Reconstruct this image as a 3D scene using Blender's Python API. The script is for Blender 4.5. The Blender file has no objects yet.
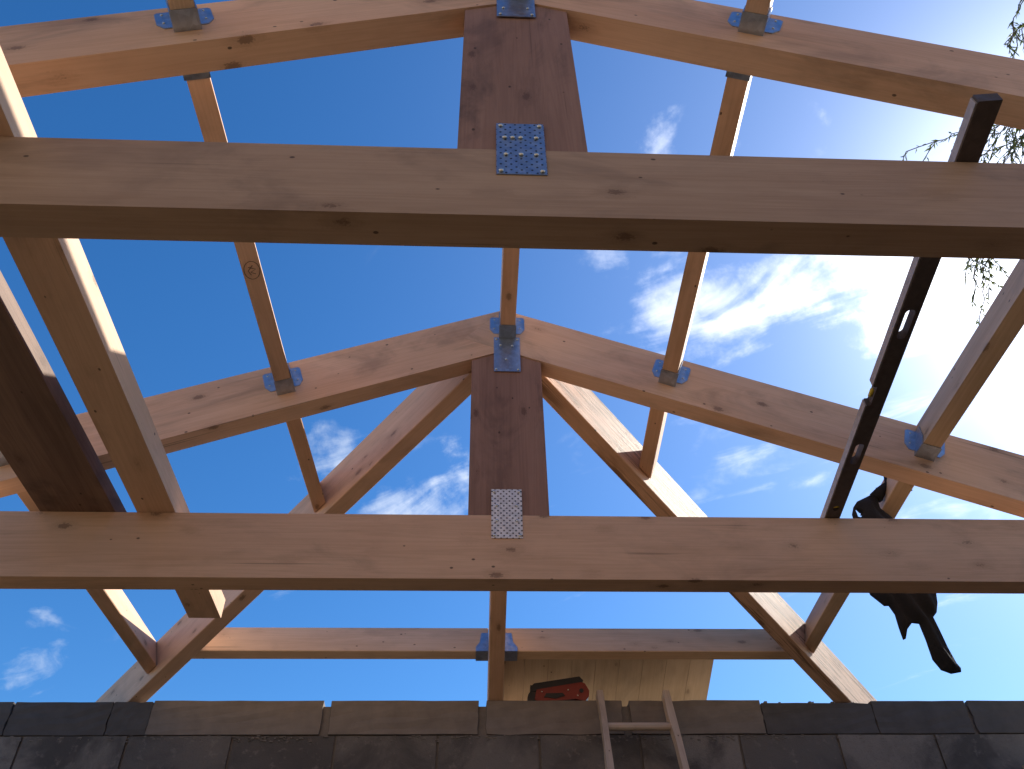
import bpy, bmesh, math, random
from mathutils import Vector, Matrix, Euler
from mathutils.bvhtree import BVHTree
random.seed(7)
sc = bpy.context.scene
COL = sc.collection
V = Vector
E = 1.55                       # eye height above the slab
TH = math.radians(21.55); CT, ST, TT = math.cos(TH), math.sin(TH), math.tan(TH)
YA, YB, T = 0.758, 1.900, 0.0650          # front faces of the two trusses, timber thickness
ZT = 1.0916 + E; HT = 0.200               # underside and height of tie beams
ZR = 2.1585 + E                           # apex (roof plane)
RD = 0.1902                               # rafter depth
SUN = V((0.670, 0.450, 0.628)).normalized()

# ---------------------------------------------------------------- materials
def new_mat(name):
    m = bpy.data.materials.new(name); m.use_nodes = True
    nt = m.node_tree; nt.nodes.clear()
    out = nt.nodes.new('ShaderNodeOutputMaterial'); b = nt.nodes.new('ShaderNodeBsdfPrincipled')
    nt.links.new(b.outputs[0], out.inputs[0])
    return m, nt, b
class NT:
    def __init__(s, nt): s.nt = nt
    def n(s, t, **kw):
        x = s.nt.nodes.new(t)
        for k, v in kw.items():
            if k in ('operation', 'data_type', 'blend_type', 'feature', 'distance', 'wave_type', 'bands_direction', 'interpolation_type', 'noise_dimensions', 'clamp', 'vector_type'): setattr(x, k, v)
        return x
    def l(s, a, b): s.nt.links.new(a, b)
    def val(s, sock, v):
        if isinstance(v, (int, float)): sock.default_value = v
        elif isinstance(v, (tuple, list, Vector)):
            sock.default_value = tuple(v) if len(v) == len(sock.default_value) else tuple(v) + (1,)
        else: s.l(v, sock)
    def math(s, op, a, b=0.0, c=None, clamp=False):
        x = s.n('ShaderNodeMath', operation=op); x.use_clamp = clamp
        s.val(x.inputs[0], a); s.val(x.inputs[1], b)
        if c is not None: s.val(x.inputs[2], c)
        return x.outputs[0]
    def vm(s, op, a, b=None, out=0):
        x = s.n('ShaderNodeVectorMath', operation=op); s.val(x.inputs[0], a)
        if b is not None: s.val(x.inputs[1], b)
        return x.outputs[out]
    def noise(s, vec, scale=1, detail=4, rough=.5, dist=0):
        x = s.n('ShaderNodeTexNoise'); s.l(vec, x.inputs['Vector'])
        x.inputs['Scale'].default_value = scale; x.inputs['Detail'].default_value = detail
        x.inputs['Roughness'].default_value = rough; x.inputs['Distortion'].default_value = dist
        return x.outputs[0]
    def vor(s, vec, scale=1, rnd=1, out='Distance'):
        x = s.n('ShaderNodeTexVoronoi'); s.l(vec, x.inputs['Vector'])
        x.inputs['Scale'].default_value = scale; x.inputs['Randomness'].default_value = rnd
        return x.outputs[out]
    def mr(s, v, a, b, c=0., d=1., smooth=True):
        x = s.n('ShaderNodeMapRange'); x.interpolation_type = 'SMOOTHSTEP' if smooth else 'LINEAR'
        s.l(v, x.inputs['Value'])
        for i, q in zip((1, 2, 3, 4), (a, b, c, d)): x.inputs[i].default_value = q
        return x.outputs[0]
    def mix(s, f, a, b, bt='MIX'):
        x = s.n('ShaderNodeMix', data_type='RGBA'); x.blend_type = bt
        s.val(x.inputs[0], f); s.val(x.inputs[6], a); s.val(x.inputs[7], b)
        return x.outputs[2]
    def bump(s, h, strength, dist, bsdf):
        x = s.n('ShaderNodeBump'); x.inputs['Strength'].default_value = strength; x.inputs['Distance'].default_value = dist
        s.l(h, x.inputs['Height']); s.l(x.outputs[0], bsdf.inputs['Normal'])

def wood(name, light, dark, stain=0.0, saw=0.0, knots=1.0, staincol=(.05, .035, .03)):
    m, nt, b = new_mat(name); N = NT(nt)
    tc = N.n('ShaderNodeTexCoord'); oi = N.n('ShaderNodeObjectInfo')
    off = N.math('MULTIPLY', oi.outputs['Random'], 37.0)
    cmb = N.n('ShaderNodeCombineXYZ'); N.l(off, cmb.inputs[0]); N.l(off, cmb.inputs[1]); N.l(off, cmb.inputs[2])
    p = N.vm('ADD', tc.outputs['Object'], cmb.outputs[0])
    # slow wander of the grain round the knots
    kv = N.vm('MULTIPLY', p, (6.0, 12, 12))
    wob = N.n('ShaderNodeTexNoise'); N.l(N.vm('MULTIPLY', p, (38, 60, 60)), wob.inputs['Vector'])
    kv2 = N.vm('ADD', kv, N.vm('MULTIPLY', N.vm('SUBTRACT', wob.outputs['Color'], (.5, .5, .5)), (.16, .16, .16)))
    kd = N.vor(kv2, 1, 1)
    kn = N.math('MULTIPLY', N.mr(kd, .135, .07), knots)
    halo = N.math('MULTIPLY', N.mr(kd, .34, .08), knots)
    g0 = N.vm('MULTIPLY', p, (.9, 26, 26))
    gn = N.noise(g0, 1, 3, .55, .6)
    rings = N.math('SINE', N.math('MULTIPLY', N.math('ADD', gn, N.math('MULTIPLY', halo, .10)), 52.0))
    rings = N.mr(rings, -.6, 1.0)
    fine = N.noise(N.vm('MULTIPLY', p, (5, 260, 260)), 1, 3, .6)
    broad = N.noise(N.vm('MULTIPLY', p, (1.1, 9, 9)), 1, 3, .55, .3)
    f = N.math('ADD', N.math('MULTIPLY', rings, .20), N.math('ADD', N.math('MULTIPLY', N.mr(fine, .3, .7), .22), N.math('MULTIPLY', N.mr(broad, .35, .68), .48)), clamp=True)
    col = N.mix(f, light, dark)
    col = N.mix(N.math('MULTIPLY', halo, .26), col, tuple(c * .62 for c in dark))
    col = N.mix(N.math('MULTIPLY', kn, .55), col, (.085, .040, .022))
    # pin holes, nail marks
    hd = N.vor(N.vm('MULTIPLY', p, (13, 20, 20)), 1, 1)
    col = N.mix(N.math('MULTIPLY', N.mr(hd, .075, .045), .8), col, (.035, .02, .014))
    ck = N.noise(N.vm('MULTIPLY', p, (1.6, 85, 85)), 1, 2, .4)
    col = N.mix(N.math('MULTIPLY', N.mr(ck, .735, .79), .45), col, tuple(c * .3 for c in dark))
    # hand marks / weathering
    bl = N.noise(N.vm('MULTIPLY', p, (2.6, 6, 6)), 1, 5, .62, .8)
    col = N.mix(N.math('MULTIPLY', N.mr(bl, .5, .72), .22 + stain), col, staincol)
    bl2 = N.noise(N.vm('MULTIPLY', p, (7, 15, 15)), 1, 4, .6, .3)
    col = N.mix(N.math('MULTIPLY', N.mr(bl2, .45, .8), .18), col, tuple(c * .5 for c in dark))
    # each timber has its own tone
    hv = N.n('ShaderNodeHueSaturation'); N.l(col, hv.inputs['Color'])
    N.l(N.math('ADD', N.math('MULTIPLY', oi.outputs['Random'], .22), .89), hv.inputs['Value'])
    N.l(N.math('ADD', N.math('MULTIPLY', N.math('FRACT', N.math('MULTIPLY', oi.outputs['Random'], 7.3)), .16), .92), hv.inputs['Saturation'])
    col = hv.outputs[0]
    h = N.math('ADD', N.math('MULTIPLY', fine, .5), N.math('MULTIPLY', rings, .25))
    if saw:
        sw = N.noise(N.vm('MULTIPLY', p, (2.2, 75, 75)), 1, 4, .75, 1.2)
        sm = N.noise(N.vm('MULTIPLY', p, (3.5, 12, 12)), 1, 2, .5)
        st = N.math('MULTIPLY', N.mr(sw, .47, .57), N.mr(sm, .38, .60))
        col = N.mix(N.math('MULTIPLY', st, .85 * saw), col, (.16, .085, .045))
        h = N.math('ADD', h, N.math('MULTIPLY', sw, 2.5 * saw))
    N.l(col, b.inputs['Base Color']); b.inputs['Roughness'].default_value = .62
    b.inputs['Specular IOR Level'].default_value = .3
    N.bump(h, .35, .0012 if not saw else .003, b)
    return m
M = {}
M['spruce'] = wood('planed_spruce', (.76, .51, .345), (.59, .37, .235))
M['spruce_warm'] = wood('warm_spruce', (.76, .495, .325), (.59, .35, .21), stain=.12)
M['spruce_saw'] = wood('rough_sawn_spruce', (.72, .48, .32), (.54, .33, .21), saw=1.0)
M['spruce_shaded'] = wood('shaded_spruce', (.48, .335, .235), (.36, .235, .155), stain=.08)  # darker spruce copy, shade on the near tie beam put into its colour
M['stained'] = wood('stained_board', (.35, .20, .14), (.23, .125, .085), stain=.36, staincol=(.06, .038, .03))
M['old_board'] = wood('old_grey_board', (.25, .155, .11), (.13, .075, .055), stain=.5, staincol=(.03, .02, .018))
M['pale_board'] = wood('pale_board', (.66, .48, .32), (.50, .34, .21), knots=.8)
M['panel'] = wood('panel_wood', (.54, .39, .25), (.41, .28, .165), knots=.9)
M['ladder'] = wood('worn_ladder_wood', (.50, .40, .31), (.33, .25, .185), stain=.3, knots=0)

def metal(name, col, rough=.38, holes=None, metallic=.9):
    m, nt, b = new_mat(name); N = NT(nt)
    tc = N.n('ShaderNodeTexCoord'); p = tc.outputs['Object']
    sp = N.vor(N.vm('MULTIPLY', p, (90, 90, 90)), 1, 1, 'Color')
    sep = N.n('ShaderNodeSeparateColor'); N.l(sp, sep.inputs[0])
    n2 = N.noise(p, 45, 4, .6)
    f = N.math('ADD', N.math('MULTIPLY', sep.outputs[0], .5), N.math('MULTIPLY', n2, .5))
    c = N.mix(f, tuple(x * .72 for x in col), tuple(min(1, x * 1.15) for x in col))
    r = N.mr(n2, .3, .75, rough - .08, rough + .14)
    if holes:
        sx, sy, rad = holes
        for k in (0, 1):
            q = N.vm('ADD', p, (sx * .5 * k, sy * .5 * k, 0))
            fr = N.vm('SUBTRACT', N.vm('FRACTION', N.vm('MULTIPLY', q, (1 / sx, 1 / sy, 0))), (.5, .5, 0))
            d = N.vm('LENGTH', N.vm('MULTIPLY', fr, (sx, sy, 0)), out=1)
            hm = N.mr(d, rad, rad * .7)
            c = N.mix(N.math('MULTIPLY', hm, .9), c, (.03, .03, .035))
            r = N.math('MAXIMUM', r, hm)
    N.l(c, b.inputs['Base Color']); b.inputs['Metallic'].default_value = metallic
    N.l(r, b.inputs['Roughness'])
    N.bump(N.math('ADD', n2, N.noise(p, 18, 2, .5)), .5, .0016, b)
    return m
M['galv'] = metal('galvanised_steel', (.44, .51, .61), .38)
M['galv_perf'] = metal('perforated_galvanised_steel', (.38, .47, .60), .40, (.018, .018, .0025))
M['galv_bright'] = metal('bright_perforated_steel', (.82, .80, .78), .55, (.0165, .0165, .003), .65)
M['screw'] = metal('zinc_screw', (.72, .70, .64), .3)
M['alu'] = metal('dark_painted_aluminium', (.095, .075, .068), .6, None, .2)
M['alu_edge'] = metal('bare_aluminium', (.45, .40, .37), .5, None, .5)

def plain(name, col, rough=.6, var=.25, sc_=30, bump=0, trans=0, metallic=0):
    m, nt, b = new_mat(name); N = NT(nt)
    tc = N.n('ShaderNodeTexCoord'); n = N.noise(tc.outputs['Object'], sc_, 4, .6)
    c = N.mix(n, tuple(x * (1 - var) for x in col), tuple(min(1, x * (1 + var)) for x in col))
    N.l(c, b.inputs['Base Color']); b.inputs['Roughness'].default_value = rough
    b.inputs['Metallic'].default_value = metallic
    if trans: b.inputs['Transmission Weight'].default_value = trans
    if bump: N.bump(n, .6, bump, b)
    return m
M['red'] = plain('red_plastic', (.22, .028, .018), .45)
M['black'] = plain('black_plastic', (.018, .018, .02), .5)
M['cloth'] = plain('black_cloth', (.008, .009, .013), .95, .3, 120, .002)
M['tag'] = plain('pale_lining', (.55, .52, .5), .9)
M['vial'] = plain('yellow_vial', (.75, .55, .06), .15)
M['bark'] = plain('bark', (.12, .09, .065), .9, .5, 25, .01)
M['leaf'] = plain('leaf', (.06, .075, .028), .6, .45, 3)
_nt = M['leaf'].node_tree; _b = [x for x in _nt.nodes if x.type == 'BSDF_PRINCIPLED'][0]; _o = [x for x in _nt.nodes if x.type == 'OUTPUT_MATERIAL'][0]
_t = _nt.nodes.new('ShaderNodeBsdfTranslucent'); _t.inputs[0].default_value = (.12, .15, .04, 1); _m = _nt.nodes.new('ShaderNodeMixShader'); _m.inputs[0].default_value = .45
_nt.links.new(_b.outputs[0], _m.inputs[1]); _nt.links.new(_t.outputs[0], _m.inputs[2]); _nt.links.new(_m.outputs[0], _o.inputs[0])

def block_mat():
    m, nt, b = new_mat('concrete_block'); N = NT(nt)
    tc = N.n('ShaderNodeTexCoord'); p = tc.outputs['Object']
    g = N.n('ShaderNodeNewGeometry'); ri = g.outputs['Random Per Island']
    a = N.noise(p, 3.2, 5, .6, .5); f = N.noise(p, 160, 3, .7); md = N.noise(p, 22, 5, .65)
    c = N.mix(ri, (.10, .091, .085), (.24, .215, .19))
    c = N.mix(N.mr(a, .42, .65), c, (.085, .078, .074))
    c = N.mix(N.math('MULTIPLY', N.mr(md, .55, .68), .5), c, (.24, .21, .185))
    c = N.mix(N.math('MULTIPLY', N.mr(f, .5, .7), .35), c, (.09, .085, .08))
    N.l(c, b.inputs['Base Color']); b.inputs['Roughness'].default_value = .95
    b.inputs['Specular IOR Level'].default_value = .15
    N.bump(N.math('ADD', N.math('MULTIPLY', f, .5), md), .8, .004, b)
    return m
M['block'] = block_mat()
M['plaster'] = plain('raw_plaster', (.42, .34, .25), .95, .1, 8, .003)
M['render'] = plain('sand_render', (.36, .285, .215), .95, .12, 6, .004)
M['coping'] = plain('cast_concrete_beam', (.19, .160, .135), .95, .35, 14, .002)
M['coping_dark'] = plain('dark_cast_concrete', (.085, .078, .075), .95, .35, 14, .003)
M['mortar'] = plain('mortar', (.17, .15, .13), .95, .3, 40, .003)
def floor_mat():
    m, nt, b = new_mat('floor_slab'); N = NT(nt)
    tc = N.n('ShaderNodeTexCoord'); p = tc.outputs['Object']
    a = N.noise(p, .8, 6, .6, .4); f = N.noise(p, 30, 4, .6)
    c = N.mix(a, (.15, .115, .085), (.10, .078, .058)); c = N.mix(N.math('MULTIPLY', f, .4), c, (.17, .14, .11))
    N.l(c, b.inputs['Base Color']); b.inputs['Roughness'].default_value = .9
    N.bump(f, .4, .004, b); return m
M['floor'] = floor_mat()
def ground_mat():
    m, nt, b = new_mat('earth_and_grass'); N = NT(nt)
    tc = N.n('ShaderNodeTexCoord'); p = tc.outputs['Object']
    a = N.noise(p, .25, 6, .6, .5); f = N.noise(p, 12, 5, .65)
    c = N.mix(N.mr(a, .4, .62), (.42, .33, .23), (.30, .25, .16)); c = N.mix(N.math('MULTIPLY', f, .5), c, (.36, .29, .20))
    N.l(c, b.inputs['Base Color']); b.inputs['Roughness'].default_value = .95
    N.bump(f, .7, .03, b); return m
M['ground'] = ground_mat()

# ---------------------------------------------------------------- object helpers
def tag(o, label=None, cat=None, group=None, kind=None):
    if label: o['label'] = label
    if cat: o['category'] = cat
    if group: o['group'] = group
    if kind: o['kind'] = kind
    return o
def link(name, bm, mats, mw=None, parent=None, smooth=False):
    me = bpy.data.meshes.new(name)
    bmesh.ops.recalc_face_normals(bm, faces=bm.faces)
    bm.to_mesh(me); bm.free()
    for m in (mats if isinstance(mats, (list, tuple)) else [mats]): me.materials.append(m)
    if smooth: me.polygons.foreach_set('use_smooth', [True] * len(me.polygons))
    o = bpy.data.objects.new(name, me); COL.objects.link(o)
    put(o, mw or Matrix(), parent)
    return o
WM = {}
def put(o, mw, parent=None):
    WM[o.name] = mw
    if parent is not None:
        o.parent = parent; o.matrix_parent_inverse = Matrix(); o.matrix_basis = WM[parent.name].inverted() @ mw
    else: o.matrix_basis = mw
def empty(name, loc):
    o = bpy.data.objects.new(name, None); o.empty_display_size = .1; COL.objects.link(o)
    put(o, Matrix.Translation(V(loc))); return o
def frame(origin, ax, ay):
    ax = V(ax).normalized(); ay = V(ay); ay = (ay - ax * ay.dot(ax)).normalized(); az = ax.cross(ay)
    m = Matrix((ax, ay, az)).transposed().to_4x4(); m.translation = V(origin); return m
def bm_box(bm, x0, x1, y0, y1, z0, z1, mi=0, mt=None):
    vs = [bm.verts.new((x, y, z)) for x in (x0, x1) for y in (y0, y1) for z in (z0, z1)]
    if mt is not None:
        for v in vs: v.co = mt @ v.co
    fs = []
    for q in ((0, 1, 3, 2), (4, 6, 7, 5), (0, 4, 5, 1), (2, 3, 7, 6), (0, 2, 6, 4), (1, 5, 7, 3)):
        f = bm.faces.new([vs[i] for i in q]); f.material_index = mi; fs.append(f)
    return vs
def bm_prism(bm, pts, z0, z1, mt=None, mi=0):
    a = [bm.verts.new((x, y, z0)) for x, y in pts]; c = [bm.verts.new((x, y, z1)) for x, y in pts]
    if mt is not None:
        for v in a + c: v.co = mt @ v.co
    n = len(pts); fs = [bm.faces.new(a), bm.faces.new(c[::-1])]
    for i in range(n): fs.append(bm.faces.new((a[i], a[(i + 1) % n], c[(i + 1) % n], c[i])))
    for f in fs: f.material_index = mi
    return fs
def bevel(bm, w=.0025, seg=1):
    es = [e for e in bm.edges if len(e.link_faces) == 2 and e.calc_face_angle(0) > .5]
    bmesh.ops.bevel(bm, geom=es, offset=w, segments=seg, affect='EDGES', clamp_overlap=True)
def beam(name, p0, p1, up, w, h, mat, parent=None, cuts=(), bev=.0025, warp=0.0012):
    """timber with square section; p0-p1 runs along the middle of its top face"""
    p0, p1 = V(p0), V(p1); mw = frame(p0, p1 - p0, up); L = (p1 - p0).length
    bm = bmesh.new(); bm_box(bm, 0, L, -h, 0, -w / 2, w / 2)
    inv = mw.inverted(); r3 = inv.to_3x3()
    for co, no in cuts:       # world planes: keep the side the normal points away from
        bmesh.ops.bisect_plane(bm, geom=bm.verts[:] + bm.edges[:] + bm.faces[:], plane_co=inv @ V(co), plane_no=r3 @ V(no), clear_outer=True)
        es = [e for e in bm.edges if e.is_boundary]
        if es: bmesh.ops.holes_fill(bm, edges=es, sides=0)
    bevel(bm, bev)
    return link(name, bm, mat, mw, parent)
def prism(name, origin, ax, ay, pts, t, mat, parent=None, bev=.0025):
    bm = bmesh.new(); bm_prism(bm, pts, 0, t); bevel(bm, bev)
    return link(name, bm, mat, frame(origin, ax, ay), parent)
def copy_tree(o, parent=None):
    c = o.copy(); COL.objects.link(c)
    WM[c.name] = WM[o.name]
    if parent is not None: c.parent = parent
    for ch in [x for x in bpy.data.objects if x.parent == o]: copy_tree(ch, c)
    return c

# ---------------------------------------------------------------- setting
bm = bmesh.new(); bm_box(bm, -400, 400, -400, 400, -.5, -.12)
tag(link('ground', bm, M['ground']), kind='structure')
bm = bmesh.new(); bm_box(bm, -2.5, 2.5, -2.9, 3.62, -.12, 0); bevel(bm, .006)
tag(link('floor', bm, M['floor']), kind='structure')

def block_wall(name, origin, ax, length, thick, top, label, group, mat='block', bl=.41, row=.2, start=0.0, parent_extra=None, toprows=None):
    """courses of separate blocks with raked joints, along local x, thickness +y, z up"""
    t = empty(name, origin)
    bm = bmesh.new(); z = 0; k = 0; rnd = random.Random(int(length * 100))
    bm_box(bm, .004, length - .004, .008, thick - .008, 0, top - .004, 1)
    rows = []
    while z < top - .01:
        z1 = min(z + row, top); rows.append((z, z1)); z = z1
    for (z0, z1) in rows:
        x = -bl * (.5 if k % 2 else 0) + start
        while x < length:
            a, c = max(x + .005, 0), min(x + bl - .005, length)
            if c - a > .02:
                j = rnd.uniform(-.0025, .0025)
                vs = bm_box(bm, a, c, j, thick - j, z0 + .005, z1 - (.005 if z1 < top - .01 else 0), 0)
                for v in vs: v.co += V((rnd.uniform(-.0015, .0015), 0, rnd.uniform(-.0015, .0015)))
            x += bl
        k += 1
    ax = V(ax).normalized(); mw = Matrix((ax, V((-ax.y, ax.x, 0)), V((0, 0, 1)))).transposed().to_4x4(); mw.translation = V(origin)
    link('blockwork', bm, [M[mat], M['mortar']], mw, t)
    tag(t, label, 'wall', group)
    return t, mw
YW = 3.362; WT = 1.358 + E
# end wall: courses below, then the top course as separate cast sections
wall, wmw = block_wall('block_wall', (-2.5, YW, 0), (1, 0, 0), 5.0, .2, WT - .140, 'long grey concrete block wall under the hip rafters with a cast top course', None, start=.015 + .002)
joints = [(-2.5, -1.956, 0, .000), (-1.952, -1.561, 0, .0), (-1.557, -1.398, 0, .000), (-1.396, -.706, 1, .004), (-.672, -.066, 1, .004), (-.034, .533, 1, .004), (.565, 1.122, 1, .004), (1.126, 1.597, 0, -.006), (1.600, 2.004, 0, .002), (2.020, 2.5, 0, .002)]
bm = bmesh.new(); rnd = random.Random(3)
bm_box(bm, -2.495, 2.495, YW + .012, YW + .19, WT - .15, WT - .017, 2)
for i, (a, c, mi, dz) in enumerate(joints):
    b2 = bmesh.new(); bm_box(b2, a, c, YW + rnd.uniform(-.002, .003), YW + .198, WT - .134, WT + dz, mi)
    bmesh.ops.subdivide_edges(b2, edges=b2.edges[:], cuts=5, use_grid_fill=True)
    for v in b2.verts:
        v.co += V((rnd.uniform(-.003, .003), rnd.uniform(-.002, .002), rnd.uniform(-.0011, .0008)))
        if rnd.random() < .035: v.co.z -= rnd.uniform(.002, .006)
    me_ = bpy.data.meshes.new('tmp'); b2.to_mesh(me_); b2.free(); bm.from_mesh(me_); bpy.data.meshes.remove(me_)
bevel(bm, .0015)
for x in (-.05, .55):
    pass
for k in range(260):
    x = rnd.uniform(-2.4, 2.4); 
    if rnd.random() < .5: x = rnd.choice([-1.05, -.9, -1.2, -.1, .25, .6, 1.0]) + rnd.gauss(0, .12)
    w_, h_ = rnd.uniform(.003, .016), rnd.uniform(.002, .006); z_ = WT - .137 - abs(rnd.gauss(0, .014))
    if z_ > WT - .16: bm_box(bm, x, x + w_, YW - .003, YW + .004, z_ - h_, z_, 2)
for k in range(46):
    x = rnd.uniform(-2.3, 2.3); w_ = rnd.uniform(.004, .014)
    bm_box(bm, x, x + w_, YW + rnd.uniform(.004, .02), YW + .03, WT - .004, WT + rnd.uniform(.001, .0045), 2)
o = link('top_course', bm, [M['coping_dark'], M['coping'], M['mortar']], Matrix(), wall)
# side walls and the wall behind the photographer, a little lower
for nm, org, ax, ln, lab in (('block_wall', (-2.13, -2.7, 0), (0, 1, 0), 6.05, 'lower block wall carrying the left ends of the tie beams'),
                        ('block_wall', (2.33, -2.7, 0), (0, 1, 0), 6.05, 'lower block wall carrying the right ends of the tie beams'),
                        ):
    block_wall(nm, org, ax, ln, .2, ZT - .003, lab, 'room walls', 'plaster')

# rendered wall of the house that the roof is built against, behind the photographer
hw = empty('house_wall', (0, -2.9, 0)); tag(hw, 'plain sand coloured house wall that the new roof is built against', 'wall')
bm = bmesh.new(); bm_box(bm, -5.5, 5.5, -3.2, -2.9, -.12, 5.4); bevel(bm, .01); link('render_face', bm, M['render'], Matrix(), hw)
bm = bmesh.new(); bm_box(bm, -5.7, 5.7, -3.3, -2.75, 5.403, 5.48); bevel(bm, .01); link('coping', bm, M['coping'], Matrix(), hw)
# ---------------------------------------------------------------- trusses
za, zb = ZR, ZR - RD / CT
def screw_bm():
    bm = bmesh.new()
    bmesh.ops.create_uvsphere(bm, u_segments=10, v_segments=6, radius=.0042)
    for v in bm.verts: v.co.z *= .55
    return bm
scr_me = None
def screws(pts, mw, parent, r=1.0):
    global scr_me
    for (x, y) in pts:
        if scr_me is None:
            o = link('screw', screw_bm(), M['screw'], None, None, True); scr_me = o.data
            WM.pop(o.name, None)
        else:
            o = bpy.data.objects.new('screw', scr_me); COL.objects.link(o)
        put(o, mw @ Matrix.Translation((x, y, .0018)) @ Matrix.Diagonal((r, r, r, 1)), parent)
def plate(name, x0, x1, z0, z1, y, mat, parent, pts, t=.002, r=1.0):
    cx, cz = (x0 + x1) / 2, (z0 + z1) / 2; a, c = (x1 - x0) / 2, (z1 - z0) / 2
    bm = bmesh.new(); bm_box(bm, -a, a, -c, c, -t, 0); bevel(bm, .0006)
    mw = frame((cx, y - t - .0006, cz), (1, 0, 0), (0, 0, 1))     # local z = -world y
    o = link(name, bm, mat, mw, parent)
    screws([(u * (a - .008), v * (c - .009)) for u, v in pts], mw, o, r)
    return o
def truss(y, kx, kw, label, stain_rafter, tie_mat):
    t = empty('roof_truss', (0, y, ZT)); tag(t, label, 'roof truss', 'timber roof trusses')
    heel = (zb - ZT) / TT; hx = (zb - (ZT + HT)) / TT
    # tie beam, heel cut along the rafter's underside
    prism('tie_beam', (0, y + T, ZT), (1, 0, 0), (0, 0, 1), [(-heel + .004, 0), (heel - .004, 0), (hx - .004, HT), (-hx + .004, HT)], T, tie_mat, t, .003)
    # rafters: plumb cut at the ridge
    R_ = 2.62
    for s in (-1, 1):
        mw_o = V((s * .001, y + T + .001, za)); d = V((s * CT, 0, -ST)); n = V((s * ST, 0, CT))
        # local x down the slope, local y roof normal ; plumb cut at ridge and at the eave
        pts = [(0, 0), (R_, 0), (R_ - RD * TT, -RD), (-RD * TT, -RD)]
        mw = Matrix((d, n, V((0, -s, 0)))).transposed().to_4x4()
        # keep it right handed
        zax = d.cross(n); mw = Matrix((d, n, zax)).transposed().to_4x4(); mw.translation = mw_o if zax.y < 0 else V((s * .001, y - .001, za))
        bm = bmesh.new(); bm_prism(bm, [(a_, b_) for a_, b_ in pts], 0, T + .002)
        bevel(bm, .003); link('rafter', bm, stain_rafter, mw, t)
    # king post, top cut to the rafters' underside
    x0, x1 = kx - kw / 2, kx + kw / 2
    g = .002
    zz = lambda x: zb - abs(x) * TT - g
    # local x = up, local y = -world x -> thickness towards -y of frame z
    mw = frame((0, y + .003, 0), (0, 0, 1), (-1, 0, 0))
    base = ZT + HT + .0015
    bm = bmesh.new(); bm_prism(bm, [(base, -x0), (base, -x1), (zz(x1), -x1), (zb - g, 0), (zz(x0), -x0)], 0, T - .004)
    # frame z = up x (-x) = ... check sign
    zdir = V((0, 0, 1)).cross(V((-1, 0, 0)))
    if zdir.y < 0: mw.translation = V((0, y + T - .001, 0))
    # shift origin so that the wood texture is local
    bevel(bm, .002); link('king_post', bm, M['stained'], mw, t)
    return t
tA = truss(YA, -.0106, .2337, 'near roof truss crossing the top of the view, blue perforated plate under its king post', M['spruce_warm'], M['spruce_shaded'])
tB = truss(YB, .0064, .2292, 'far roof truss with full gable in view, pale perforated plate and ridge joist hanger', M['spruce_warm'], M['spruce'])
cor = [(-1, 1), (1, 1), (-1, -1), (1, -1)]
plate('nail_plate', -.058, .0295, 1.210 + E, 1.380 + E, YA, M['galv_perf'], tA, cor + [(-.8, .45), (0, .45), (.8, .45), (-.4, .45), (-.75, -.3), (0, -.3), (.75, -.3)], r=1.25)
plate('ridge_plate', -.055, .033, 1.862 + E, 2.03 + E, YA, M['galv'], tA, [(-1, -1), (1, -1), (-.8, -.55), (.75, -.55)])
plate('nail_plate', -.043, .044, 1.2155 + E, 1.3795 + E, YB, M['galv_bright'], tB, cor + [(-.8, .35), (.8, .35), (-.8, -.35), (.8, -.35)])
plate('ridge_plate', -.035, .053, 1.855 + E, 2.016 + E, YB, M['galv'], tB, cor + [(-.6, .6), (.5, .55), (-.1, -.35)], r=1.1)

# ---------------------------------------------------------------- joist hangers and purlins
PW, PD = .050, .130
def hanger(parent, pos, v, side, w=PW, wing=.031, wh=.082, seat=.062):
    """pos: bottom centre of the purlin on the rafter face; v: the section's up direction; side -1: opens towards the camera"""
    n = V((0, side, 0)); v = V(v).normalized(); u = v.cross(n)
    mw = Matrix((u, v, n)).transposed().to_4x4(); mw.translation = V(pos)
    t = .0025; hw = w / 2 + .001
    bm = bmesh.new()
    bm_box(bm, -hw - t, hw + t, -t - .001, -.001, .001, seat)
    for s in (-1, 1):
        a = s * hw; c = s * (hw + t)
        # side cheek, sloping front edge
        pts = [(.001, -.001), (seat, -.001), (seat, .03), (.028, wh + .02), (.001, wh + .02)]
        mt = Matrix(((0, 0, 1, 0), (0, 1, 0, 0), (1, 0, 0, 0), (0, 0, 0, 1)))
        bm_prism(bm, pts, min(a, c), max(a, c), mt)
        # wing on the rafter face with cut lower corner
        x0 = hw + t; pw = [(x0 * s, .018), ((x0 + wing * .55) * s, .018), ((x0 + wing) * s, .040), ((x0 + wing) * s, wh + .012), ((x0 + wing - .006) * s, wh + .018), (x0 * s, wh + .018)]
        bm_prism(bm, pw, .001, .001 + t)
    bevel(bm, .0006)
    o = link('joist_hanger', bm, M['galv'], mw, parent)
    pts = [(s * (hw + t + wing * .5), y) for s in (-1, 1) for y in (.045, .088)]
    screws(pts, mw @ Matrix.Translation((0, 0, .0022)), o, .8)
    return o
def slope_pt(sg, s, y, d=0.0):
    return V((sg * (s * CT) - sg * ST * d, y, ZR - s * ST - CT * d))
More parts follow.
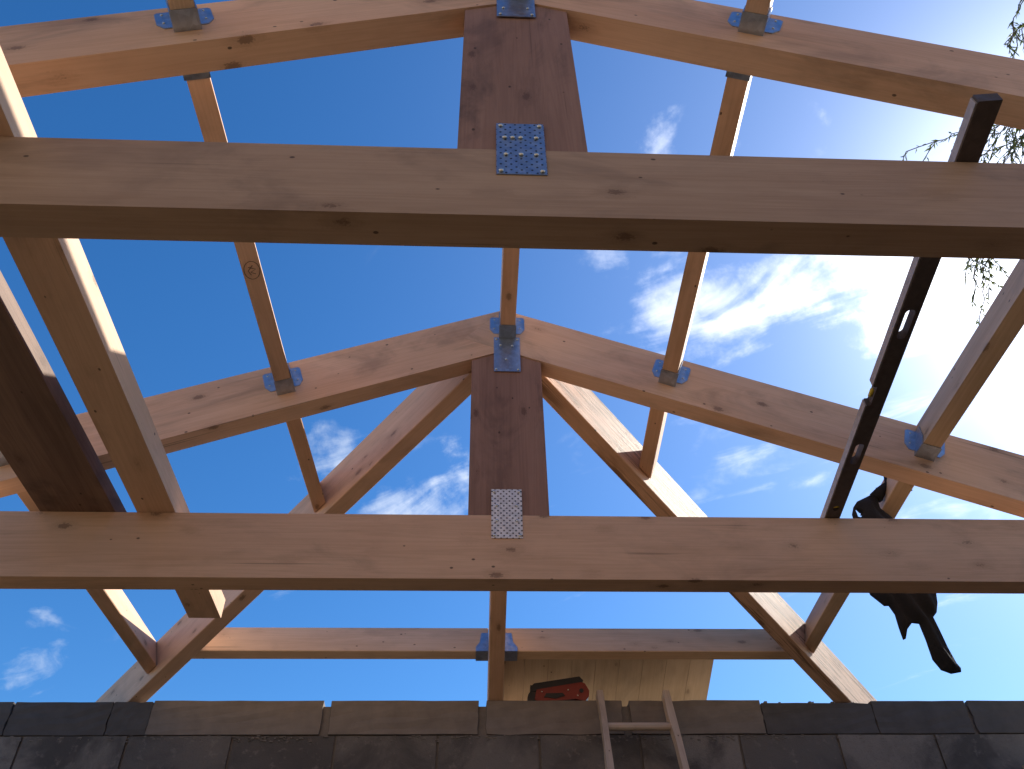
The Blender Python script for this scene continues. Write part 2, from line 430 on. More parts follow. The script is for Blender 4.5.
def purlin(sg, s0, s1, y0, y1, label, hang=(False, False), group='purlins between the trusses', mat='spruce', cuts=(), d=PD, tilt=0.0):
    up = V((sg * ST, 0, CT)) if sg else V((0, 0, 1))
    if sg:
        u0 = up; up = V((sg * math.sin(TH - math.radians(tilt)), 0, math.cos(TH - math.radians(tilt))))
        a, b = slope_pt(sg, s0, y0) + (up - u0) * d, slope_pt(sg, s1, y1) + (up - u0) * d
    else: a, b = V((s0, y0, ZR - .012)), V((s1, y1, ZR - .012))
    t = empty('purlin', b if hang[1] or not hang[0] else a); tag(t, label, 'purlin', group)
    beam('timber', a, b, up, PW, d, M[mat], t, cuts)
    if hang[1]: hanger(t, b - up * d + V((0, .003, 0)), up, -1, seat=.062 if y1 > 1 else .046)
    if hang[0]: hanger(t, a - up * d - V((0, .003, 0)), up, 1, seat=.040)
    return t
g = .003
A0, A1, B0, B1 = YA - g, YA + T + g, YB - g, YB + T + g
purlin(-1, .8215, .794, A1, B0, 'inner left purlin stamped with a dark round mark, between the two trusses', (True, True), tilt=2.2)
purlin(1, .6025, .6215, A1, B0, 'inner right purlin with pale sunlit edge, between the two trusses', (True, True))
purlin(1, 1.427, 1.427, A1, B0, 'outer right purlin near the bright clouds, between the two trusses', (True, True), mat='pale_board')
purlin(-1, 1.590, 1.590, A1, B0, 'outer left purlin hidden above the dark loose plank', (True, True))
purlin(0, .011, .011, A1, B0, 'ridge purlin on the centre line between the two truss peaks', (True, True), d=.1305)
purlin(-1, .816, .816, -.40, A0, 'short end of left purlin at the top edge, hung on the near truss', (False, True), 'purlins in front of the near truss', 'pale_board')
purlin(1, .606, .606, -.40, A0, 'short end of right purlin at the top edge, hung on the near truss', (False, True), 'purlins in front of the near truss')
purlin(0, .0, .0, -.40, A0, 'ridge purlin in front of the near truss peak', (False, True), 'purlins in front of the near truss', d=.1305)

# hip rafters
def hipplane(sg, off=0.0):
    if sg > 0: a, b = V((.344, 2.18, 0)), V((1.759, 3.615, 0))
    else: a, b = V((-.319, 2.181, 0)), V((-1.748, 3.618, 0))
    d = (b - a).normalized(); n = V((-d.y, d.x, 0))
    if n.y < 0: n = -n
    return a + n * off, d, n        # n points away from the camera
for sg in (1, -1):
    a, d, n = hipplane(sg, T / 2)
    s0 = (abs(a.x) + 0.10) / abs(d.x)
    def P_(s):
        q = a + d * s; q.z = ZR - (sg * q.x + .001) * TT + (abs(n.x) * T / 2) * TT * -1; return q
    p0, p1 = P_(-s0), P_((2.25 - abs(a.x)) / abs(d.x))
    cut = [((0, YB + T + .003, 0), (0, -1, 0)), ((.0405 if sg > 0 else -.0285, 0, 0), (-sg, 0, 0))]
    o = beam('hip_rafter', p0, p1, (0, 0, 1), T, .189, M['spruce_saw'] if sg > 0 else M['spruce'], None, cut)
    tag(o, 'right hip rafter, rough sawn side lit by the sun, running down to the block wall' if sg > 0 else 'left hip rafter, smooth shaded side, running down to the block wall', 'hip rafter', 'hip rafters behind the far truss')
# purlins that run from the far truss to the hips
def hipcut(sg):
    a, d, n = hipplane(sg, -.0015); return [(a, n)]
HG = 'purlin ends between far truss and hips'
def runp(sg, s0, s1, yend, label, mat='spruce', d=.138):
    o = beam('purlin', slope_pt(sg, s0, B1), slope_pt(sg, s1, yend), (sg * ST, 0, CT), PW, d, M[mat], None, hipcut(sg)); tag(o, label, 'purlin', HG); return o
runp(-1, .794, .765, 2.75, 'inner left purlin end meeting the left hip rafter beside the king post')
runp(1, .611, .640, 2.75, 'inner right purlin end butting the sunlit side of the right hip rafter')
runp(1, 1.420, 1.478, 3.6, 'outer right purlin end with the black jacket over it', 'pale_board')
runp(-1, 1.590, 1.566, 3.6, 'outer left purlin end low beside the wall, white sunlit edge')
# centre jack rafter and the level purlins of the end slope
Y0 = 1.88
def endpt(x, y, dz=0): return V((x, y, ZR - (y - Y0) * TT + dz))
UPE = V((0, ST, CT))
JX0, JX1 = -.0265, .0375
o = beam('jack_rafter', endpt((JX0 + JX1) / 2, B1 + .0), endpt((JX0 + JX1) / 2, 3.95), UPE, JX1 - JX0, .187, M['spruce_warm'], None, [((0, B1, 0), (0, -1, 0))])
tag(o, 'centre jack rafter dropping from the far truss peak to the wall', 'rafter')
for sg in (-1, 1):
    x0 = JX0 - .002 if sg < 0 else JX1 + .002
    xe = -1.6 if sg < 0 else 1.6
    a, d, n = hipplane(sg, T + .0015)
    t = empty('level_purlin', endpt(x0, 3.26, -.14)); tag(t, ('left' if sg < 0 else 'right') + (' half of the level purlin between left hip rafter and centre jack rafter' if sg < 0 else ' half of the level purlin, above the wooden panel, meeting the right hip rafter'), 'purlin', 'level purlins of the end slope')
    yc = 3.235 + .0235 * CT
    beam('timber', endpt(x0, yc), endpt(xe, yc), UPE, .047, .138, M['pale_board'], t, [(a, -n)])
    # hanger: cheek plate in front, seat below
    bm = bmesh.new(); tt = .0025
    zz0, zz1 = -.138, -.035
    pts = [(0, zz0 - .001), (.052, zz0 - .001), (.052, zz0 + .02), (.035, zz0 + .05), (.030, zz1), (0, zz1)]
    pts = [(sg * a_, b_) for a_, b_ in pts]
    mw = frame(endpt(x0, yc), (1, 0, 0), UPE); zs = mw.to_3x3() @ V((0, 0, 1))
    f0 = (.0235 + .001) * (1 if zs.y < 0 else -1); f1 = f0 + tt * (1 if zs.y < 0 else -1)
    bm_prism(bm, pts, min(f0, f1), max(f0, f1))
    bm_box(bm, min(0, sg * .052), max(0, sg * .052), zz0 - .001 - tt, zz0 - .001, -.027, .027)
    bevel(bm, .0006); link('joist_hanger', bm, M['galv'], mw, t)

# wooden panel over the lower part of the end slope
bm = bmesh.new(); nb = 9; wv = .945 / nb
mw = frame(endpt(.030, 3.30, .0) + UPE * .003, (0, CT, -ST), (-1, 0, 0))    # local x down the slope, local y towards -x
for i in range(nb):
    bm_box(bm, 0, .40, -(i + 1) * wv + .0006, -i * wv - .0006, 0, .02)
if (mw.to_3x3() @ V((0, 0, 1))).z < 0:
    mw = mw @ Matrix.Translation((0, 0, -.02))
bevel(bm, .0012)
tag(link('wooden_panel', bm, M['panel'], mw), 'pale boarded wooden panel lying on the end slope above the tool', 'panel')

# ---------------------------------------------------------------- loose timbers lying on the tie beams
ZTT = ZT + HT + .0015
o = beam('loose_beam', (-.9400, .25, ZTT + .067), (-.9785, 2.514, ZTT + .067), (0, 0, 1), .1045, .067, M['spruce'])
o['x'] = 0; del o['x']
tag(o, 'thick loose beam lying across both tie beams, sunlit edge, its cut end past the far one', 'beam', 'loose timbers on the left of the tie beams')
o = beam('loose_plank', (-1.171, .45, ZTT + .042), (-1.181, 2.0, ZTT + .042), (0, 0, 1), .203, .042, M['old_board'])
tag(o, 'wide dark stained plank lying on the tie beams at the left edge', 'plank', 'loose timbers on the left of the tie beams')

# ---------------------------------------------------------------- spirit level
def stadium(x0, x1, y0, y1, n=8):
    r = (y1 - y0) / 2; c = (y0 + y1) / 2; pts = []
    for k in range(n + 1):
        a = -math.pi / 2 + math.pi * k / n; pts.append((x1 - r + math.cos(a) * r, c + math.sin(a) * r))
    for k in range(n + 1):
        a = math.pi / 2 + math.pi * k / n; pts.append((x0 + r + math.cos(a) * r, c + math.sin(a) * r))
    return pts
def cut_object(o, cutters):
    for c in cutters:
        m = o.modifiers.new('b', 'BOOLEAN'); m.operation = 'DIFFERENCE'; m.object = c; m.solver = 'EXACT'
    bpy.context.view_layer.update()
    dg = bpy.context.evaluated_depsgraph_get()
    me = bpy.data.meshes.new_from_object(o.evaluated_get(dg)); o.modifiers.clear()
    old = o.data; o.data = me; bpy.data.meshes.remove(old)
    for c in cutters: bpy.data.objects.remove(c)
lp0, lp1 = V((.788, .640, ZTT)), V((.9545, 2.10, ZTT))
lmw = frame(lp0, lp1 - lp0, (0, 0, 1)) ; LL = (lp1 - lp0).length      # local x along, y up, z = across
lt = empty('spirit_level', lp0); tag(lt, 'long dark spirit level lying across the tie beams with oval hand slots', 'spirit level')
zs = (lmw.to_3x3() @ V((0, 0, 1))).x                                   # +1: local z points right
H_ = .024
bm = bmesh.new(); bm_box(bm, 0, LL, 0, H_, -.0205, .0205); bevel(bm, .001)
body = link('body', bm, M['alu'], lmw, lt)
cuts = []
def cutter(x0, x1, c, hw):
    b = bmesh.new(); mt = Matrix(((1, 0, 0, 0), (0, 0, 1, 0), (0, 1, 0, 0), (0, 0, 0, 1)))
    bm_prism(b, stadium(x0, x1, c - hw, c + hw), -.01, H_ + .01, mt); return link('cutter', b, M['alu'], lmw)
for (ya, yb) in ((1.118, 1.205), (1.575, 1.66)): cuts.append(cutter(ya - .64, yb - .64, 0, .0105))
for yc in (.93, 1.862): cuts.append(cutter(yc - .64 - .012, yc - .64 + .012, 0, .009))
b = bmesh.new(); bm_box(b, .72, .785, -.01, H_ + .01, -.05, -.012) if zs > 0 else bm_box(b, .72, .785, -.01, H_ + .01, .012, .05)
cuts.append(link('cutter', b, M['alu'], lmw))
cut_object(body, cuts)
for (x0, x1) in ((0.004, .718), (.787, LL - .004)):
    bm = bmesh.new(); e = -zs * .0208; f_ = -zs * .0240
    bm_box(bm, x0, x1, .0015, H_ - .0015, min(e, f_), max(e, f_)); bevel(bm, .0005)
    link('machined_edge', bm, M['alu_edge'], lmw, lt)
def vial(x, c, ax, r=.0055, L=.026):
    bm = bmesh.new(); bmesh.ops.create_cone(bm, cap_ends=True, segments=14, radius1=r, radius2=r, depth=L)
    rot = Matrix.Rotation(math.pi / 2, 4, 'Y') if ax == 'x' else Matrix()
    link('vial', bm, M['vial'], lmw @ Matrix.Translation((x, H_ / 2, c)) @ rot, lt, True)
vial(.752, -zs * .0150, 'x', .005, .022); vial(1.862 - .64, 0, 'z', .0085, .0178); vial(.93 - .64, 0, 'z', .0085, .0178)

# ---------------------------------------------------------------- ladder
lean = math.radians(19)
top = V((0, YW - .030, 1.378 + E)); dirn = V((0, -math.sin(lean), -math.cos(lean)))
Lr = top.z / math.cos(lean) - .01
lt = empty('ladder', top + dirn * Lr + V((.58, 0, 0))); tag(lt, 'narrow worn ladder leaning against the block wall beside the red tool', 'ladder')
for (xt, xb) in ((.440, .398), (.716, .768)):
    bm = bmesh.new(); n = 26; rnd = random.Random(int(xt * 100)); rings = []
    p0 = top + V((xt, 0, 0)); p1 = top + dirn * Lr + V((xb, 0, 0)); mw = frame(p0, p1 - p0, (0, -math.cos(lean), math.sin(lean)))
    for i in range(n + 1):
        x = i / n * Lr; wz = .0135 + rnd.uniform(-.0022, .0022); hy = .022 + rnd.uniform(-.001, .001); oz = rnd.uniform(-.0015, .0015)
        rings.append([bm.verts.new((x, y, z + oz)) for y, z in ((-hy, -wz), (hy, -wz), (hy, wz), (-hy, wz))])
    for a_, b_ in zip(rings, rings[1:]):
        for k in range(4): bm.faces.new((a_[k], a_[(k + 1) % 4], b_[(k + 1) % 4], b_[k]))
    bm.faces.new(rings[0]); bm.faces.new(rings[-1][::-1]); bevel(bm, .002)
    link('rail', bm, M['ladder'], mw, lt)
k = 0
while .165 + k * .27 < Lr - .15:
    s = .165 + k * .27; f_ = s / Lr; c = top + dirn * s
    xa, xb_ = .440 + (.398 - .440) * f_, .716 + (.768 - .716) * f_
    mw = frame(c + V((xa, 0, 0)), (1, 0, 0), (0, 0, 1)); bm = bmesh.new(); bmesh.ops.create_cone(bm, cap_ends=True, segments=12, radius1=.0155, radius2=.0155, depth=xb_ - xa - .02)
    bmesh.ops.rotate(bm, verts=bm.verts, matrix=Matrix.Rotation(math.pi / 2, 3, 'Y')); bmesh.ops.translate(bm, verts=bm.verts, vec=((xb_ - xa) / 2, 0, 0))
    link('rung', bm, M['ladder'], mw, lt, False); k += 1

# ---------------------------------------------------------------- red tool on the wall
zt0 = WT + .0055
tt = empty('power_tool', (.27, YW + .05, zt0)); tag(tt, 'small red and black hand tool lying tilted on top of the block wall', 'tool')
tmw = frame((.142, YW + .070, zt0), (1, 0, 0), (0, 0, 1)) ; sgz = (tmw.to_3x3() @ V((0, 0, 1))).y
def tpart(name, pts, z0, z1, mat, bev=.004):
    bm = bmesh.new(); bm_prism(bm, pts, z0, z1); bevel(bm, bev, 2)
    return link(name, bm, mat, tmw, tt)
tpart('housing', [(.030, .020), (.045, .010), (.150, .016), (.205, .022), (.245, .012), (.262, .030), (.266, .056), (.250, .088), (.235, .094), (.040, .062)], -.030, .030, M['red'])
tpart('top_cover', [(.016, .054), (.236, .084), (.244, .104), (.228, .121), (.030, .090), (.014, .074)], -.026, .026, M['black'])
tpart('grip', [(.000, .028), (.006, .000), (.048, .000), (.046, .040), (.030, .060), (.022, .082), (.014, .084), (.014, .056), (.004, .044)], -.024, .024, M['black'])
tpart('guard', [(.196, .024), (.204, .002), (.214, .002), (.210, .014), (.236, .014), (.240, .004), (.250, .008), (.246, .026)], -.010, .010, M['black'], .002)
tpart('side_cover', [(.070, .028), (.120, .022), (.160, .034), (.150, .046), (.080, .044)], -.0335, .0335, M['black'], .002)
screws([(.062, .052), (.175, .060), (.215, .036)], tmw @ Matrix.Translation((0, 0, 0)) @ (Matrix.Translation((0, 0, .0300)) if sgz < 0 else Matrix.Translation((0, 0, -.0335))), tt, .8)
bm = bmesh.new(); bmesh.ops.create_cone(bm, cap_ends=True, segments=18, radius1=.009, radius2=.009, depth=.068)
link('knob', bm, M['black'], tmw @ Matrix.Translation((.232, .056, 0)), tt, False)

# ---------------------------------------------------------------- black jacket hanging on the outer right purlin
def cloth_from_outline(outline, y0, hole=None, seed=1, depth=.05, res=.012):
    """thick, folded cloth: grid of points inside an outline, front and back sheets offset in depth"""
    n = len(outline)
    def inside(x, z):
        c = False; j = n - 1
        for i in range(n):
            xi, zi = outline[i]; xj, zj = outline[j]
            if (zi > z) != (zj > z) and x < (xj - xi) * (z - zi) / (zj - zi) + xi: c = not c
            j = i
        return c
    def edist(x, z):
        best = 9
        for i in range(n):
            ax_, az_ = outline[i]; bx_, bz_ = outline[(i + 1) % n]; dx, dz = bx_ - ax_, bz_ - az_
            t = max(0, min(1, ((x - ax_) * dx + (z - az_) * dz) / (dx * dx + dz * dz + 1e-12)))
            best = min(best, math.hypot(x - ax_ - t * dx, z - az_ - t * dz))
        return best
    from mathutils.geometry import delaunay_2d_cdt
    pts = []; edges = []
    for i in range(n):
        a_, b_ = V(outline[i]), V(outline[(i + 1) % n]); m = max(1, int((b_ - a_).length / res))
        for k in range(m): pts.append(a_.lerp(b_, k / m))
    nb_ = len(pts); edges = [(i, (i + 1) % nb_) for i in range(nb_)]
    xs = [p[0] for p in outline]; zs_ = [p[1] for p in outline]; x = min(xs)
    while x < max(xs):
        z = min(zs_)
        while z < max(zs_):
            if inside(x, z) and edist(x, z) > res * .6: pts.append(V((x, z)))
            z += res
        x += res
    vs, es, fs, *_ = delaunay_2d_cdt(pts, edges, [], 1, 1e-6)
    bm = bmesh.new(); from mathutils import noise
    F, B_ = [], []
    for p in vs:
        d = edist(p.x, p.y) if inside(p.x, p.y) else 0
        th_ = depth * .5 * (1 - math.exp(-d / .025)) + .002
        fold = .009 * math.sin(p.x * 95 + p.y * 22 + 3 * noise.noise(V((p.x * 9, p.y * 9, seed)))) * min(1, d / .02)
        off = .018 * noise.noise(V((p.x * 6, p.y * 4, seed + 5)))
        F.append(bm.verts.new((p.x, y0 + off - th_ + fold, p.y))); B_.append(bm.verts.new((p.x, y0 + off + th_ + fold * .6, p.y)))
    for f in fs:
        cx = sum(vs[i].x for i in f) / len(f); cz = sum(vs[i].y for i in f) / len(f)
        if not inside(cx, cz) or (hole and math.hypot((cx - hole[0]) / hole[2], (cz - hole[1]) / hole[3]) < 1): continue
        bm.faces.new([F[i] for i in f]); bm.faces.new([B_[i] for i in reversed(f)])
    bm.verts.ensure_lookup_table()
    bnd = [e for e in bm.edges if e.is_boundary]
    idx = {v: i for i, v in enumerate(F)}
    for e in bnd:
        a_, b_ = e.verts
        if a_ in idx and b_ in idx:
            try: bm.faces.new((a_, b_, B_[idx[b_]], B_[idx[a_]]))
            except ValueError: pass
    for v in [v for v in bm.verts if not v.link_faces]: bm.verts.remove(v)
    return bm
jt = empty('jacket', (1.30, 2.15, 1.50 + E)); tag(jt, 'black jacket hanging from the outer right purlin, one sleeve dangling', 'jacket')
ol = [(1.252, 1.590), (1.228, 1.560), (1.200, 1.545), (1.165, 1.528), (1.148, 1.508), (1.135, 1.480), (1.132, 1.440), (1.118, 1.36), (1.095, 1.26), (1.100, 1.190), (1.118, 1.168), (1.130, 1.153), (1.143, 1.153), (1.152, 1.125), (1.150, 1.085), (1.150, 1.047), (1.158, 1.050), (1.172, 1.078), (1.193, 1.098), (1.213, 1.095), (1.214, 1.045), (1.211, .985), (1.224, .955), (1.250, .945), (1.281, .951), (1.284, .962), (1.277, .976), (1.270, 1.020), (1.266, 1.075), (1.262, 1.115), (1.278, 1.130), (1.292, 1.160), (1.302, 1.200), (1.300, 1.30), (1.290, 1.40), (1.262, 1.455), (1.232, 1.500), (1.238, 1.545)]
ol = [(x, z + E) for x, z in ol][::-1]
bm = cloth_from_outline(ol, 2.15, hole=(1.160, 1.482 + E, .013, .017), seed=4, depth=.028, res=.009)
link('jacket_body', bm, M['cloth'], Matrix(), jt, True)
# collar loop going over the purlin
def tube(bm, pts, rad, seg=8):
    rings = []
    for i, p in enumerate(pts):
        p = V(p); d = (V(pts[min(i + 1, len(pts) - 1)]) - V(pts[max(i - 1, 0)])).normalized()
        a = d.orthogonal().normalized() if i == 0 else (rings[-1][1] - d * rings[-1][1].dot(d)).normalized()
        b = d.cross(a); r = rad[i] if isinstance(rad, (list, tuple)) else rad
        rings.append(([bm.verts.new(p + (a * math.cos(2 * math.pi * k / seg) + b * math.sin(2 * math.pi * k / seg)) * r) for k in range(seg)], a))
    for (r0, _), (r1, _) in zip(rings, rings[1:]):
        for k in range(seg): bm.faces.new((r0[k], r0[(k + 1) % seg], r1[(k + 1) % seg], r1[k]))
    bm.faces.new(rings[0][0][::-1]); bm.faces.new(rings[-1][0])
pt = slope_pt(1, 1.428, 2.15)
bm = bmesh.new(); tube(bm, [(1.235, 2.15, 1.545 + E), (1.262, 2.15, 1.575 + E), (pt.x - .036, 2.15, pt.z - .03), (pt.x - .030, 2.15, pt.z + .014), pt + V((0, 0, .010)), (pt.x + .032, 2.15, pt.z - .006), (pt.x + .036, 2.15, pt.z - .06)], [.022, .016, .009, .006, .005, .005, .004])
link('hanging_loop', bm, M['cloth'], Matrix(), jt, True)

# stamp ring on the inner left purlin's underside (ink, raised a hair)
par = [x for x in bpy.data.objects if x.get('label', '').startswith('inner left purlin stamped')][0]
M['ink'] = plain('grey_ink', (.10, .07, .055), .8)
sy = 1.405; ss = .8215 + (.794 - .8215) * (sy - A1) / (B0 - A1); ta = TH - math.radians(2.2); up = V((-math.sin(ta), 0, math.cos(ta)))
c0 = slope_pt(-1, ss, sy) - V((-ST, 0, CT)) * PD - up * .0012; u_ = V((0, 1, 0)); v_ = V((math.cos(ta), 0, math.sin(ta)))
bm = bmesh.new()
def flat_line(bm, P, closed, w):
    m = len(P); vs = []
    for i in range(m):
        a = P[(i - 1) % m] if (closed or i > 0) else P[i]; b = P[(i + 1) % m] if (closed or i < m - 1) else P[i]
        d = (b - a).normalized(); nn = V((-d.y, d.x)); vs.append((bm.verts.new((*(P[i] + nn * w), 0)), bm.verts.new((*(P[i] - nn * w), 0))))
    for i in range(m if closed else m - 1):
        a, b = vs[i], vs[(i + 1) % m]; bm.faces.new((a[0], a[1], b[1], b[0]))
flat_line(bm, [V((math.cos(a) * .030, math.sin(a) * .0205)) for a in [2 * math.pi * i / 28 for i in range(28)]], True, .0009)
flat_line(bm, [V((-.012, -.008)), V((-.002, .010)), V((.006, -.004)), V((.014, .008))], False, .0010)
flat_line(bm, [V((-.016, .004)), V((.0, -.010)), V((.016, -.004))], False, .0009)
link('stamp_mark', bm, M['ink'], Matrix((u_, v_, u_.cross(v_))).transposed().to_4x4().__class__(Matrix.Translation(c0) @ Matrix((u_, v_, u_.cross(v_))).transposed().to_4x4()), par)

# ---------------------------------------------------------------- tree to the right
FOC = 808.4896
CAMP = V((-.0814, 0, E))
pitch, yaw, roll = [math.radians(a) for a in (43.37, -3.16, -1.31)]
Fv = V((0, math.cos(pitch), math.sin(pitch))); Uv = V((0, -math.sin(pitch), math.cos(pitch))); Rv = V((1, 0, 0))
Rz = Matrix.Rotation(yaw, 3, 'Z'); Fv, Uv, Rv = Rz @ Fv, Rz @ Uv, Rz @ Rv
Rv, Uv = math.cos(roll) * Rv + math.sin(roll) * Uv, -math.sin(roll) * Rv + math.cos(roll) * Uv
def seen(p):
    q = p - CAMP; d = q.dot(Fv)
    if d <= .01: return None
    return 512 + FOC * q.dot(Rv) / d, 384.5 - FOC * q.dot(Uv) / d
tr = empty('tree', (5.6, 3.6, -.12)); tag(tr, 'green narrow leaved tree hanging its twigs into the upper right corner', 'tree')
bmB = bmesh.new(); bmL = bmesh.new(); rnd = random.Random(11)
tube(bmB, [(5.6, 3.6, -.2), (5.55, 3.55, 1.5), (5.65, 3.4, 3.2), (5.6, 3.2, 5.0), (5.7, 3.0, 7.0), (5.8, 3.0, 8.6)], [.24, .19, .16, .13, .09, .03], 12)
def leaf(p, d, L, w):
    d = d.normalized(); s = d.cross(V((rnd.uniform(-1, 1), rnd.uniform(-1, 1), rnd.uniform(-1, 1)))).normalized()
    b_ = s.cross(d) * (L * .10)
    a = bmL.verts.new(p); m1 = bmL.verts.new(p + d * L * .45 + s * w + b_); m2 = bmL.verts.new(p + d * L * .45 - s * w + b_); e = bmL.verts.new(p + d * L)
    bmL.faces.new((a, m1, e)); bmL.faces.new((a, e, m2))
def ok(p):
    s = seen(p)
    if s is None: return True
    x, y = s
    if x < -40 or x > 1060 or y < -40 or y > 800: return True
    if x > 985 - (y < 175) * 0 and 96 < y < 300: return x > 988 or rnd.random() < .25
    if x > 905 and 122 < y < 165: return rnd.random() < .6
    if x > 1006 and y < 60: return rnd.random() < .7
    if x > 965 and 240 < y < 305: return rnd.random() < .5
    return False
def twig(p, d, L, n, droop=.5, force=False):
    pts = [p.copy()]; q = p.copy(); d = d.normalized()
    for i in range(n):
        d = (d + V((rnd.uniform(-.25, .25), rnd.uniform(-.25, .25), -droop * .35 + rnd.uniform(-.15, .1)))).normalized()
        q = q + d * (L / n)
        if not force and not ok(q): break
        pts.append(q.copy())
        for k in range(2):
            ld = (d + V((rnd.uniform(-1, 1), rnd.uniform(-1, 1), rnd.uniform(-1.1, .3)))).normalized()
            lp = q - d * rnd.uniform(0, L / n)
            if force or ok(lp + ld * .05): leaf(lp, ld, rnd.uniform(.035, .075), rnd.uniform(.004, .007))
    if len(pts) > 1: tube(bmB, pts, .0028, 4)
# main limbs
limbs = []
for k in range(15):
    h = rnd.uniform(4.2, 8.2); az = rnd.uniform(0, 2 * math.pi); st = V((5.6, 3.2, h)); q = st.copy(); d = V((math.cos(az), math.sin(az), rnd.uniform(.2, .7))).normalized(); pts = [q.copy()]
    Ln = rnd.uniform(1.4, 2.6)
    for i in range(8):
        d = (d + V((rnd.uniform(-.2, .2), rnd.uniform(-.2, .2), rnd.uniform(-.25, .05)))).normalized(); q = q + d * Ln / 8
        s = seen(q)
        if s and s[0] < 1075 and -60 < s[1] < 800: break
        pts.append(q.copy())
    if len(pts) > 2: tube(bmB, pts, [.045 * (1 - i / len(pts)) + .008 for i in range(len(pts))], 6); limbs.append(pts)
# limb that reaches over the corner of the roof
main = [V((5.6, 3.2, 5.6)), V((5.0, 3.0, 6.3)), V((4.4, 2.85, 6.7)), V((3.98, 2.75, 6.75)), V((3.72, 2.72, 6.66))]
tube(bmB, main, [.06, .045, .03, .018, .010], 6)
for pts in limbs:
    for p in pts[1:]:
        for k in range(11): twig(p + V((rnd.uniform(-.03, .03), rnd.uniform(-.03, .03), 0)), V((rnd.uniform(-1, 1), rnd.uniform(-1, 1), rnd.uniform(-.5, .6))), rnd.uniform(.35, .9), 9)
for p in main[1:]:
    for k in range(34): twig(p, V((rnd.uniform(-1, 1), rnd.uniform(-1, 1), rnd.uniform(-.9, .3))), rnd.uniform(.4, .95), 11)
def at(px, py, dist):
    return CAMP + (Fv + Rv * ((px - 512) / FOC) - Uv * ((py - 384.5) / FOC)).normalized() * dist
for (x0, y0, x1, y1, dd) in ((1040, 100, 985, 158, 6.2), (1030, 120, 950, 150, 6.2), (1000, 132, 908, 152, 6.2), (1050, 125, 1000, 165, 6.3), (1040, 90, 1010, 160, 6.1), (1045, 140, 965, 165, 6.4),
                            (1020, 215, 975, 262, 6.0), (992, 240, 974, 282, 6.0), (990, 238, 984, 300, 6.0), (1004, 240, 990, 275, 6.0), (1010, 238, 994, 262, 6.1), (985, 240, 968, 268, 6.0),
                            (1040, -20, 1010, 40, 6.4), (1045, 10, 1014, 52, 6.4), (1050, 20, 1018, 30, 6.4)):
    a, b = at(x0, y0, dd), at(x1, y1, dd + rnd.uniform(-.2, .2)); pts = []; n = 9
    for i in range(n + 1):
        t = i / n; pts.append(a.lerp(b, t) + V((rnd.uniform(-.015, .015), rnd.uniform(-.015, .015), .06 * math.sin(t * 3.1))))
    tube(bmB, pts, .0032, 4)
    for i in range(1, n + 1):
        dd_ = (pts[i] - pts[i - 1]).normalized()
        for k in range(2):
            leaf(pts[i - 1].lerp(pts[i], rnd.random()), dd_ + V((rnd.uniform(-1, 1), rnd.uniform(-1, 1), rnd.uniform(-1, .4))) * .8, rnd.uniform(.035, .07), rnd.uniform(.004, .0065))
        if i % 3 == 0:
            twig(pts[i], dd_ + V((rnd.uniform(-.8, .8), rnd.uniform(-.8, .8), -.3)), .16, 4, force=True)
link('trunk', bmB, M['bark'], Matrix(), tr, True)
link('crown', bmL, M['leaf'], Matrix(), tr)

# ---------------------------------------------------------------- camera
cd = bpy.data.cameras.new('camera'); cam = bpy.data.objects.new('camera', cd); COL.objects.link(cam)
cd.sensor_width = 36; cd.sensor_fit = 'HORIZONTAL'; cd.lens = FOC / 1024 * 36; cd.clip_start = .02; cd.clip_end = 2000
mw = Matrix((Rv, Uv, -Fv)).transposed().to_4x4(); mw.translation = CAMP; cam.matrix_world = mw
sc.camera = cam

# ---------------------------------------------------------------- light
sd = bpy.data.lights.new('sun', 'SUN'); so = bpy.data.objects.new('sun', sd); COL.objects.link(so)
sd.energy = 5.0; sd.angle = math.radians(.53); sd.color = (1, .93, .82)
so.matrix_world = SUN.to_track_quat('Z', 'Y').to_matrix().to_4x4(); so.location = (6, 4, 12)
w = bpy.data.worlds.new('World'); sc.world = w; w.use_nodes = True
nt = w.node_tree; nt.nodes.clear(); N = NT(nt)
sky = N.n('ShaderNodeTexSky'); sky.sky_type = 'NISHITA'; sky.sun_disc = False
sky.sun_elevation = math.asin(SUN.z); sky.sun_rotation = math.atan2(SUN.x, SUN.y)
sky.altitude = 300; sky.air_density = 1.0; sky.dust_density = .5; sky.ozone_density = 3.5
tc = N.n('ShaderNodeTexCoord'); D = N.vm('NORMALIZE', tc.outputs['Generated'])
def dirpx(px, py): return tuple((Fv + Rv * ((px - 512) / FOC) - Uv * ((py - 384.5) / FOC)).normalized())
wn = N.n('ShaderNodeTexNoise'); N.l(D, wn.inputs['Vector']); wn.inputs['Scale'].default_value = 9; wn.inputs['Detail'].default_value = 6; wn.inputs['Roughness'].default_value = .62
DW = N.vm('ADD', D, N.vm('MULTIPLY', N.vm('SUBTRACT', wn.outputs['Color'], (.5, .5, .5)), (.22, .22, .22)))
def blob(px, py, r, amt):
    r *= 1.25
    d = N.vm('DISTANCE', DW, dirpx(px, py), out=1); return N.mr(d, r, 0, 0, amt)
blobs = [(405, 505, .085, .70), (335, 455, .07, .50), (440, 500, .07, .66), (668, 132, .06, .46), (605, 262, .05, .36), (740, 300, .09, .56), (790, 285, .09, .66), (850, 262, .09, .74), (920, 262, .12, .76), (690, 320, .09, .60), (650, 345, .06, .60),
         (700, 280, .07, .40), (868, 325, .06, .56), (740, 455, .08, .34), (820, 470, .09, .34), (690, 445, .05, .3), (2, 655, .06, .42), (780, 148, .05, .45), (1000, 420, .3, .24), (560, 430, .06, .25)]
tot = None
for bl_ in blobs:
    x = blob(*bl_); tot = x if tot is None else N.math('MAXIMUM', tot, x)
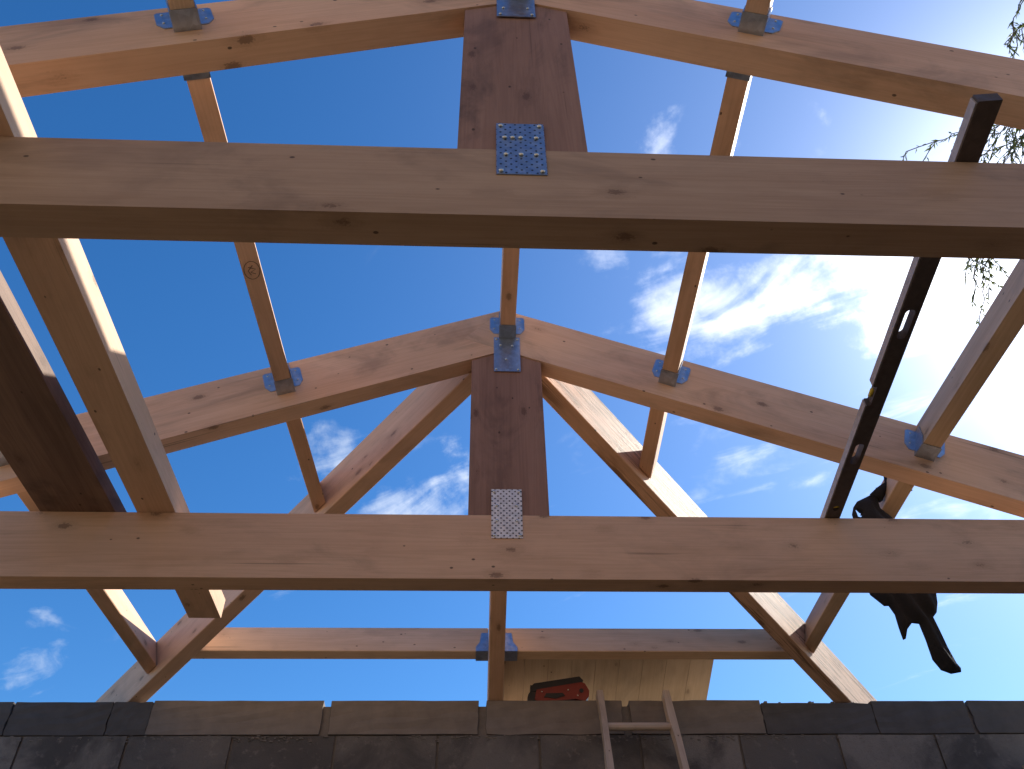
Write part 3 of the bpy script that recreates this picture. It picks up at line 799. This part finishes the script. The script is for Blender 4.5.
sepd = N.n('ShaderNodeSeparateXYZ'); N.l(D, sepd.inputs[0])
zc = N.math('MAXIMUM', sepd.outputs[2], .12)
cv = N.n('ShaderNodeCombineXYZ'); N.l(N.math('DIVIDE', sepd.outputs[0], zc), cv.inputs[0]); N.l(N.math('DIVIDE', sepd.outputs[1], zc), cv.inputs[1])
rot = N.n('ShaderNodeVectorRotate'); rot.inputs['Angle'].default_value = math.radians(35); rot.inputs['Axis'].default_value = (0, 0, 1); N.l(cv.outputs[0], rot.inputs['Vector'])
n1 = N.noise(N.vm('MULTIPLY', rot.outputs[0], (3.2, 7.0, 1)), 1, 10, .56, .8)
n1 = N.math('MULTIPLY_ADD', n1, 1.5, -.25)
n2 = N.noise(cv.outputs[0], 1.3, 4, .5)
dens = N.math('ADD', N.math('SUBTRACT', n1, .80), N.math('MULTIPLY', tot, .90))
cl = N.mr(dens, -.10, .62)
cl = N.math('MULTIPLY', cl, .85)
sund = N.vm('DOT_PRODUCT', D, tuple(SUN), out=1)
gl1 = N.math('POWER', N.math('MAXIMUM', sund, 0), 7); gl2 = N.math('POWER', N.math('MAXIMUM', sund, 0), 60)
hsv = N.n('ShaderNodeHueSaturation'); N.l(sky.outputs[0], hsv.inputs['Color']); hsv.inputs['Saturation'].default_value = 1.27; hsv.inputs['Hue'].default_value = .5
base = N.vm('MULTIPLY', hsv.outputs[0], (.87, 1.0, 1.09))
SKYS = .112
cloudc = N.mix(gl1, (5.6, 6.1, 6.8), (14, 14, 14.5))
c = N.mix(cl, base, cloudc)
glow = N.vm('ADD', N.vm('SCALE', (1.6, 2.0, 2.6), None), None) if False else None
g1 = N.n('ShaderNodeVectorMath', operation='SCALE'); g1.inputs[0].default_value = (1.1, 1.05, 1.2); N.l(gl1, g1.inputs['Scale'])
g2 = N.n('ShaderNodeVectorMath', operation='SCALE'); g2.inputs[0].default_value = (11, 11, 11); N.l(gl2, g2.inputs['Scale'])
c = N.vm('ADD', N.vm('ADD', c, g1.outputs[0]), g2.outputs[0])
bg = N.n('ShaderNodeBackground'); N.l(c, bg.inputs[0]); bg.inputs[1].default_value = SKYS
wo = N.n('ShaderNodeOutputWorld'); N.l(bg.outputs[0], wo.inputs[0])

sc.view_settings.view_transform = 'Standard'; sc.view_settings.look = 'None'; sc.view_settings.exposure = .64; sc.view_settings.gamma = 1
sc.render.engine = 'CYCLES'; sc.cycles.use_denoising = True; sc.cycles.max_bounces = 5
